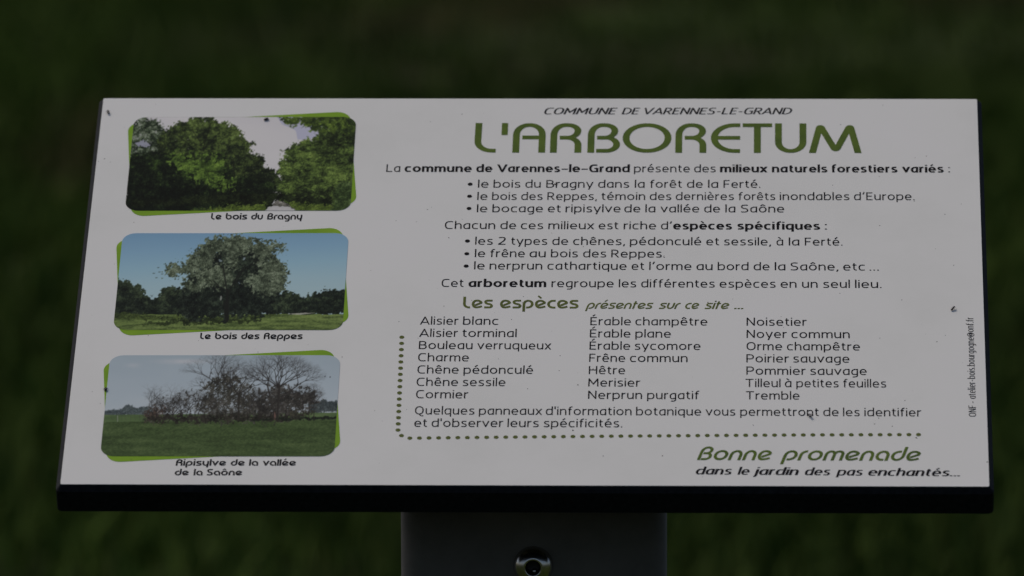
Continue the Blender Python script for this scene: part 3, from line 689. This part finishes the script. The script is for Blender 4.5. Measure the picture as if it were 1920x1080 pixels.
# bullets and dotted border: small printed discs, each its own part
_disc = {}
def disc(name, x, y, rx, m):
    key = (name, rx, m.name)
    if key not in _disc:
        me = bpy.data.meshes.new(name); n = 20
        me.from_pydata([(rx/1000*math.cos(a*2*math.pi/n), rx/1000*math.sin(a*2*math.pi/n), 0) for a in range(n)], [], [tuple(range(n))]); me.materials.append(m)
        _disc[key] = me
    o = bpy.data.objects.new(name, _disc[key]); COL.objects.link(o); o.parent = face
    u, v = mm(x, y); o.location = (u/1000, v/1000, LIFT)
for x, y in ((882.1, 345.4), (881, 368.1), (880, 391), (877, 452), (875.8, 475.8), (874.6, 499)): disc('bullet_dot', x, y, 1.68, M_BLACK)
for i in range(16): disc('border_dot', 754-.487*i, 632.3+11.613*i, 1.62, M_OLIVE)
disc('border_dot', 753.3, 816.9, 1.62, M_OLIVE)
for i in range(54):
    x = 769+17.987*i; y = float(np.interp(x, [769, 958, 1144, 1340, 1522, 1722], [821.7, 819.6, 817.9, 816.5, 815.4, 814.8])); disc('border_dot', x, y, 1.62, M_OLIVE)
# the upright imprint by the right edge reads upwards
def imprint():
    p0 = mm(1830.3, 781); p1 = mm(1824.9, 595.4); L = math.hypot(p1[0]-p0[0], p1[1]-p0[1]); a = math.atan2(p1[1]-p0[1], p1[0]-p0[0])
    em = abs(mm(1830.3, 780)[0]-mm(1816.4, 780)[0])/CAP
    V_, F_ = [], []
    for s, f0, f1 in (('ONF', 0, .111), ('-', .134, .152), ('atelier-bois.bourgogne@onf.fr', .178, 1)):
        vs, fs = layout('body', s, .10, .055, .10, 0, 5); mn = min(v[0] for v in vs); mx = max(v[0] for v in vs); o = len(V_)
        for x, y in vs:
            d = (f0+(f1-f0)*(x-mn)/(mx-mn))*L; y = y*em
            V_.append(((p0[0]+d*math.cos(a)-y*math.sin(a))/1000, (p0[1]+d*math.sin(a)+y*math.cos(a))/1000, LIFT))
        F_ += [tuple(i+o for i in f) for f in fs]
    tag(obj('text_line', V_, F_, M_BLACK, face), 'narrow imprint running up the right edge')
imprint()

# ---------------------------------------------------------------- photo prints with their green backing
def rrect(w_, h_, r, n=9):
    pts = []
    for cx, cy, a0 in ((w_/2-r, h_/2-r, 0), (-w_/2+r, h_/2-r, 90), (-w_/2+r, -h_/2+r, 180), (w_/2-r, -h_/2+r, 270)):
        for k in range(n+1):
            a = math.radians(a0+90*k/n); pts.append((cx+r*math.cos(a), cy+r*math.sin(a)))
    return pts
def photo(corners, img, rad, turn, label):
    q = [mm(*c) for c in corners]       # TL TR BR BL
    cx = sum(p[0] for p in q)/4; cy = sum(p[1] for p in q)/4
    w_ = (math.dist(q[0], q[1])+math.dist(q[2], q[3]))/2; h_ = (math.dist(q[0], q[3])+math.dist(q[1], q[2]))/2
    th = (math.atan2(q[1][1]-q[0][1], q[1][0]-q[0][0])+math.atan2(q[2][1]-q[3][1], q[2][0]-q[3][0]))/2
    g = rrect(w_, h_, rad); c, s = math.cos(th+turn), math.sin(th+turn)
    gb = obj('green_backing', [((cx+x*c-y*s)/1000, (cy+x*s+y*c)/1000, LIFT*.8) for x, y in g], [tuple(range(len(g)))], M_LIME, face)
    nx, ny = 430, 186; c, s = math.cos(th), math.sin(th)
    A = (1-np.cos(np.linspace(0, math.pi, ny+1)))/2
    vv = np.linspace(0, 1, ny+1)*.7+A*.3                 # rows closer together near the round corners
    y = (vv-.5)*h_; d = np.maximum(0, rad-np.minimum(y+h_/2, h_/2-y)); half = w_/2-(rad-np.sqrt(np.maximum(0, rad*rad-d*d)))
    gx = np.linspace(-1, 1, nx+1)[None, :]*half[:, None]; gy = np.repeat(y[:, None], nx+1, 1)
    co = np.stack([(cx+gx*c-gy*s)/1000, (cy+gx*s+gy*c)/1000, np.full_like(gx, LIFT*1.6)], -1).reshape(-1, 3)
    i = np.arange(ny)[:, None]*(nx+1)+np.arange(nx)[None, :]
    fc = np.stack([i, i+1, i+nx+2, i+nx+1], -1).reshape(-1, 4)
    me = bpy.data.meshes.new('photo_print'); me.vertices.add(len(co)); me.vertices.foreach_set('co', co.ravel())
    me.loops.add(fc.size); me.loops.foreach_set('vertex_index', fc.ravel().astype(np.int32))
    me.polygons.add(len(fc)); me.polygons.foreach_set('loop_start', np.arange(0, fc.size, 4, dtype=np.int32))
    me.update(calc_edges=True)
    px_ = (gx/w_+.5)*(PW-1.01); py_ = (.5-gy/h_)*(PH-1.01)
    x0 = px_.astype(int); y0 = py_.astype(int); fx = (px_-x0)[..., None]; fy = (py_-y0)[..., None]
    im = (img[y0, x0]*(1-fx)+img[y0, x0+1]*fx)*(1-fy)+(img[y0+1, x0]*(1-fx)+img[y0+1, x0+1]*fx)*fy
    colr = np.clip(lin(im)/LIGHT, 0, .95).reshape(-1, 3)
    at = me.color_attributes.new('print', 'FLOAT_COLOR', 'POINT'); at.data.foreach_set('color', np.concatenate([colr, np.ones((len(colr), 1))], 1).astype(np.float32).ravel())
    me.materials.append(M_PRINT)
    o = bpy.data.objects.new('photo_print', me); COL.objects.link(o); o.parent = face; tag(o, label)
TURN = math.radians(4.9)
photo([(252, 219.5), (669, 219.5), (657, 395), (234, 395.5)], paint_forest_lane(), 9.3, TURN, 'printed photo of a lane between leafy trees')
photo([(231.5, 437.5), (655, 437.5), (642, 619), (211, 619)], paint_willow(), 9.3, TURN, 'printed photo of a broad tree in a meadow')
photo([(208, 666.5), (639, 666.5), (627, 856), (186.5, 856)], paint_riverbank(), 9.3, TURN, 'printed photo of bare trees behind a green field')

# ---------------------------------------------------------------- dirt specks on the face (uncountable: one stuff part)
bm = bmesh.new()
def blob(x, y, r, h=.25, sx=1., ang=0.):
    u, v = mm(x, y); m_ = Matrix.Translation((u/1000, v/1000, .00005)) @ Matrix.Rotation(ang, 4, 'Z') @ Matrix.Diagonal((r*sx/1000, r/1000, r*h/1000, 1))
    bmesh.ops.create_icosphere(bm, subdivisions=1, radius=1, matrix=m_)
for x, y, r in [(867, 214, .5), (1576.5, 233.8, .45), (1737, 293, .45), (1771.7, 402, .45), (1649.6, 423, .45), (1754, 466.7, .3), (1575, 550, .4), (1691, 562.5, .45), (833, 574, .42), (748.5, 603, .38),
                (885, 563, .4), (982, 556, .4), (959.6, 599, .42), (935, 673, .35), (1049, 695, .4), (989.8, 729, .42), (842, 445.8, .5), (743, 414, .38), (1035, 437, .35), (1650, 634, .4), (1756.7, 640.8, .5),
                (1772.7, 629, .35), (1673, 799, .5), (1640, 794.8, .5), (1718, 820.8, .8), (1851, 866, .6), (1412.7, 797, .42), (1242.5, 854.6, .6), (1131.7, 855, .5), (1074.8, 807, .75), (1714.4, 377, .5),
                (196, 297.6, .5), (184.6, 302.6, .4), (207, 304, .35), (1041, 345.5, 1.0), (1045, 346, .6), (1327.8, 567, .65), (1465, 594, .35), (1200, 420, .35), (696, 507, .3), (703, 770, .35), (642, 669.5, .5), (1452, 889, .4)]:
    blob(x, y, r*.8, .3, 1.15, x)
rs = np.random.default_rng(5)
for k in range(150):
    u = rs.uniform(-292, 292); v = rs.uniform(-198, 198); r = rs.gamma(2, .065)+.06
    bmesh.ops.create_icosphere(bm, subdivisions=1, radius=1, matrix=Matrix.Translation((u/1000, v/1000, .00005)) @ Matrix.Diagonal((r/1000, r/1000, r*.3/1000, 1)))
d = obj_bm('dirt_speck', bm, M_DIRT, face); tag(d, kind='stuff')

# ---------------------------------------------------------------- steel post, mounting plate and bolt
post = {'x0': -0.0866, 'x1': 0.0895, 'y': -0.045, 'bx': 0.0019, 'bz': 0.8388}
def prism(prof, z0, z1):
    n = len(prof); vs = [(x, y, z0(x, y) if callable(z0) else z0) for x, y in prof]+[(x, y, z1(x, y) if callable(z1) else z1) for x, y in prof]
    return vs, [(i, (i+1) % n, (i+1) % n+n, i+n) for i in range(n)]+[tuple(reversed(range(n))), tuple(range(n, 2*n))]
def to_sign(vs):                       # world metres -> frame of the sign
    inv = PM.inverted(); return [inv @ Vector(v) for v in vs]
px0, px1, pyf = post['x0'], post['x1'], post['y']
cxp = (px0+px1)/2; wp = px1-px0
prof = [(cxp+x, pyf+.045+y) for x, y in rrect(wp, .09, .016, 9)]
ztop = lambda x, y: PANEL_C.z+((y-PANEL_C.y)*math.cos(TILT)-.0285)/math.sin(TILT)
vs, fs = prism(prof, -.25, ztop)
p = obj('post', to_sign(vs), fs, M_STEEL, sign, True); tag(p, 'wide grey steel post')
for poly in p.data.polygons:
    if len(poly.vertices) > 4: poly.use_smooth = False
vs, fs = slab(cxp-wp/2-.02, cxp+wp/2+.02, -.12, .13, -.0275, -.0218, .0008, .006, base=.0005)
obj('mounting_plate', vs, fs, M_STEEL, sign)
# bolt: a domed security head with a round socket and a pin, axis along -Y
def lathe(prof, n=40):
    vs = []; fs = []
    for r, h in prof:
        for k in range(n): a = 2*math.pi*k/n; vs.append((post['bx']+r*math.cos(a), pyf-h, post['bz']+r*math.sin(a)))
    for i in range(len(prof)-1):
        for k in range(n): a = i*n+k; b_ = i*n+(k+1) % n; fs.append((a, b_, b_+n, a+n))
    return vs, fs
R_ = .0134
dome = [(R_*1.0, -.0005), (R_, .0008)]+[(R_*math.cos(a), .0008+.0088*math.sin(a)) for a in np.linspace(.06, 1.13, 12)]
rs_ = dome[-1][0]; hs = dome[-1][1]
vs, fs = lathe(dome+[(rs_-.0005, hs-.0002)])
bolt = obj('bolt', to_sign(vs), fs, M_BOLT, sign, True); tag(bolt, 'domed stainless bolt head')
inv = sign.matrix_world.inverted()
vs, fs = lathe([(rs_-.0005, hs-.0002), (rs_-.0007, .0012), (.0028, .0005), (.0, .0004)])
obj('socket', to_sign(vs), fs, M_HOLE, bolt, True)
vs, fs = lathe([(.0017, .0004), (.0017, .0042), (.0012, .0048), (0, .0049)], 16)
sh = [(x+.0008, y, z-.003) for x, y, z in vs]; obj('pin', to_sign(sh), fs, M_BOLT, bolt, True)

# ---------------------------------------------------------------- insects on the face
def insect(x, y, ln, head_px, lift, width, label, cat='insect', wings=True, m=None, tilt=0.):
    u, v = mm(x, y); hx, hy = mm(*head_px); a = math.atan2(hy-v, hx-u)
    root = empty('insect'); root.matrix_world = PM @ Matrix.Translation((u/1000, v/1000, .0)) @ Matrix.Rotation(a, 4, 'Z')
    tag(root, label, cat)
    L = ln/1000; W_ = width/1000; z = lift/1000
    bm = bmesh.new()
    tl = Matrix.Translation((0, 0, z)) @ Matrix.Rotation(-tilt, 4, 'Y')
    for cx_, rx, ry, rz in ((-.20*L, .32*L, W_*.5, W_*.42), (.14*L, .17*L, W_*.46, W_*.46), (.36*L, .11*L, W_*.34, W_*.34)):
        bmesh.ops.create_icosphere(bm, subdivisions=2, radius=1, matrix=tl @ Matrix.Translation((cx_, 0, 0)) @ Matrix.Diagonal((rx, ry, rz, 1)))
    obj_bm('body', bm, m or M_BUG, root, True)
    for s in (-1, 1):
        for k in (-1, 0, 1):
            pts = [tl @ Vector((.14*L+k*.09*L, s*W_*.3, -W_*.1)), tl @ Vector((.14*L+k*.2*L, s*W_*.7, W_*.15)), Vector((.14*L+k*.34*L, s*W_*.9, .00008))]
            vs = []; r = .00007
            for q in pts: vs += [(q.x-r, q.y, q.z), (q.x+r, q.y, q.z), (q.x, q.y, q.z+r*1.6)]
            fs = [(i, (i+1) % 3, (i+1) % 3+3, i+3) for i in range(3)]+[(i+3, (i+1) % 3+3, (i+1) % 3+6, i+6) for i in range(3)]
            obj('leg', vs, fs, m or M_BUG, root)
        if wings:
            pts = [(.16*L, s*W_*.15), (0, s*W_*.55), (-.35*L, s*W_*.62), (-.56*L, s*W_*.35), (-.5*L, s*W_*.05), (0, s*W_*.02)]
            vs = [tl @ Vector((px_, py_, W_*.5+.00002*s)) for px_, py_ in pts]+[tl @ Vector((px_, py_, W_*.5+.00005+.00002*s)) for px_, py_ in pts]
            n = 6; fs = [tuple(range(n)), tuple(reversed(range(n, 2*n)))]+[(i, (i+1) % n, (i+1) % n+n, i+n) for i in range(n)]
            obj('wing', vs, fs, M_WING, root)
insect(1786.8, 580.3, 4.3, (1792, 576), 1.1, 1.35, 'dark slim insect casting a small shadow above the upright imprint', tilt=.25, wings=False)
insect(202.8, 211.5, 3.8, (202, 206), 1.0, 1.6, 'small dark fly in the top left corner of the white face', wings=False)
insect(499.5, 225, 3.7, (506, 223), .9, 1.7, 'dark beetle on the pale sky of the top photo', wings=False)
insect(198.3, 731.5, 2.6, (198, 728), .9, 2.0, 'round black bug on the left edge of the lowest photo', wings=False)
insect(1518.5, 780.5, 3.3, (1514, 776.5), .9, 1.6, 'grey winged midge below the word permettront', wings=True)

# ---------------------------------------------------------------- meadow
def grid_ground():
    xs = np.concatenate([-np.geomspace(400, 8, 10), np.linspace(-6, 6, 25), np.geomspace(8, 400, 10)])
    ys = np.concatenate([-np.geomspace(200, 8, 8), np.linspace(-6, 22, 57), np.geomspace(24, 800, 12)])
    vs = [(x, y, .02*math.sin(x*1.3+y*.7)+.015*math.sin(y*1.9-x*.4) if abs(x) < 7 and -7 < y < 23 else 0) for y in ys for x in xs]
    n = len(xs); fs = [(j*n+i, j*n+i+1, (j+1)*n+i+1, (j+1)*n+i) for j in range(len(ys)-1) for i in range(n-1)]
    o = obj('ground', vs, fs, M_GROUND, None, True); tag(o, kind='structure')
ng = noise(M_GROUND, 1.4, 4, .55); colramp(M_GROUND, ng, [(.34, (.030, .024, .011)), (.5, (.024, .034, .007)), (.66, (.036, .056, .009))])
bump(M_GROUND, noise(M_GROUND, 9, 5), .8, .05)
grid_ground()

def meadow():
    g = np.random.default_rng(8)
    NT = 27000
    yb = np.concatenate([g.uniform(2.0, 16, 12000), g.uniform(-5, 24, 15000)]); xb = np.concatenate([g.normal(0, 1, 12000)*(.6+yb[:12000]*.11), g.normal(0, 4.2, 15000)])
    hb = .045+g.gamma(2.0, .011, NT)
    # slow patches: moss, fresh grass, dead brown stems
    def patch(x, y, f, ph): return np.sin(x*f+1.7*np.sin(y*f*.31+ph)+ph)*np.cos(y*f*.36+1.3*np.sin(x*f*.7)+2*ph)
    a = patch(xb, yb, 5.2, 1.)*.5+patch(xb, yb, 2.3, 4.)*.6; br = patch(xb, yb, 3.7, 2.4)+g.normal(0, .2, NT)
    c0 = np.array([.054, .078, .020]); c1 = np.array([.092, .150, .026]); cb = np.array([.122, .094, .046])
    f = np.clip(.45+a*.42+g.normal(0, .07, NT), 0, 1)[:, None]; col = c0*(1-f)+c1*f
    fb = np.clip((br-.4)*1.6, 0, .85)[:, None]; col = col*(1-fb)+cb*fb
    hb = hb*(.8+.5*f[:, 0])
    M_ = 13
    X = np.repeat(xb, M_)+g.normal(0, .055, NT*M_); Y = np.repeat(yb, M_)+g.normal(0, .055, NT*M_); H = np.repeat(hb, M_)*g.uniform(.5, 1.25, NT*M_)
    cc = np.repeat(col, M_, 0)*g.uniform(.7, 1.3, (NT*M_, 1))
    th = g.uniform(0, 2*math.pi, NT*M_); w_ = g.uniform(.0018, .0042, NT*M_); bx = np.cos(th)*H*g.uniform(.1, .7, NT*M_); by = np.sin(th)*H*g.uniform(.1, .7, NT*M_)
    pa = th+math.pi/2; wx = np.cos(pa)*w_; wy = np.sin(pa)*w_
    z0 = -.03
    v = np.stack([np.stack([X-wx, Y-wy, np.full_like(X, z0)], -1), np.stack([X+wx, Y+wy, np.full_like(X, z0)], -1),
                  np.stack([X+bx*.4+wx*.8, Y+by*.4+wy*.8, H*.62], -1), np.stack([X+bx*.4-wx*.8, Y+by*.4-wy*.8, H*.62], -1), np.stack([X+bx, Y+by, H*.95], -1)], 1)
    n = len(X); base = np.arange(n)[:, None]*5
    q = np.concatenate([base+np.array([[0, 1, 2, 3]]), base+np.array([[3, 2, 4]])], 1)
    me = bpy.data.meshes.new('grass'); me.vertices.add(n*5); me.vertices.foreach_set('co', v.reshape(-1))
    me.loops.add(n*7); me.loops.foreach_set('vertex_index', q.ravel().astype(np.int32))
    ls = np.stack([np.arange(n)*7, np.arange(n)*7+4], 1).ravel(); me.polygons.add(n*2); me.polygons.foreach_set('loop_start', ls.astype(np.int32)); me.update(calc_edges=True)
    at = me.color_attributes.new('tint', 'FLOAT_COLOR', 'POINT'); at.data.foreach_set('color', np.concatenate([np.repeat(cc, 5, 0), np.ones((n*5, 1))], 1).astype(np.float32).ravel())
    m = mat('meadow grass', (1, 1, 1), .75, spec=.04); t_ = m.node_tree; an = t_.nodes.new('ShaderNodeAttribute'); an.attribute_name = 'tint'
    t_.links.new(an.outputs['Color'], t_.nodes['Principled BSDF'].inputs['Base Color']); me.materials.append(m)
    o = bpy.data.objects.new('grass', me); COL.objects.link(o); tag(o, kind='stuff')
meadow()
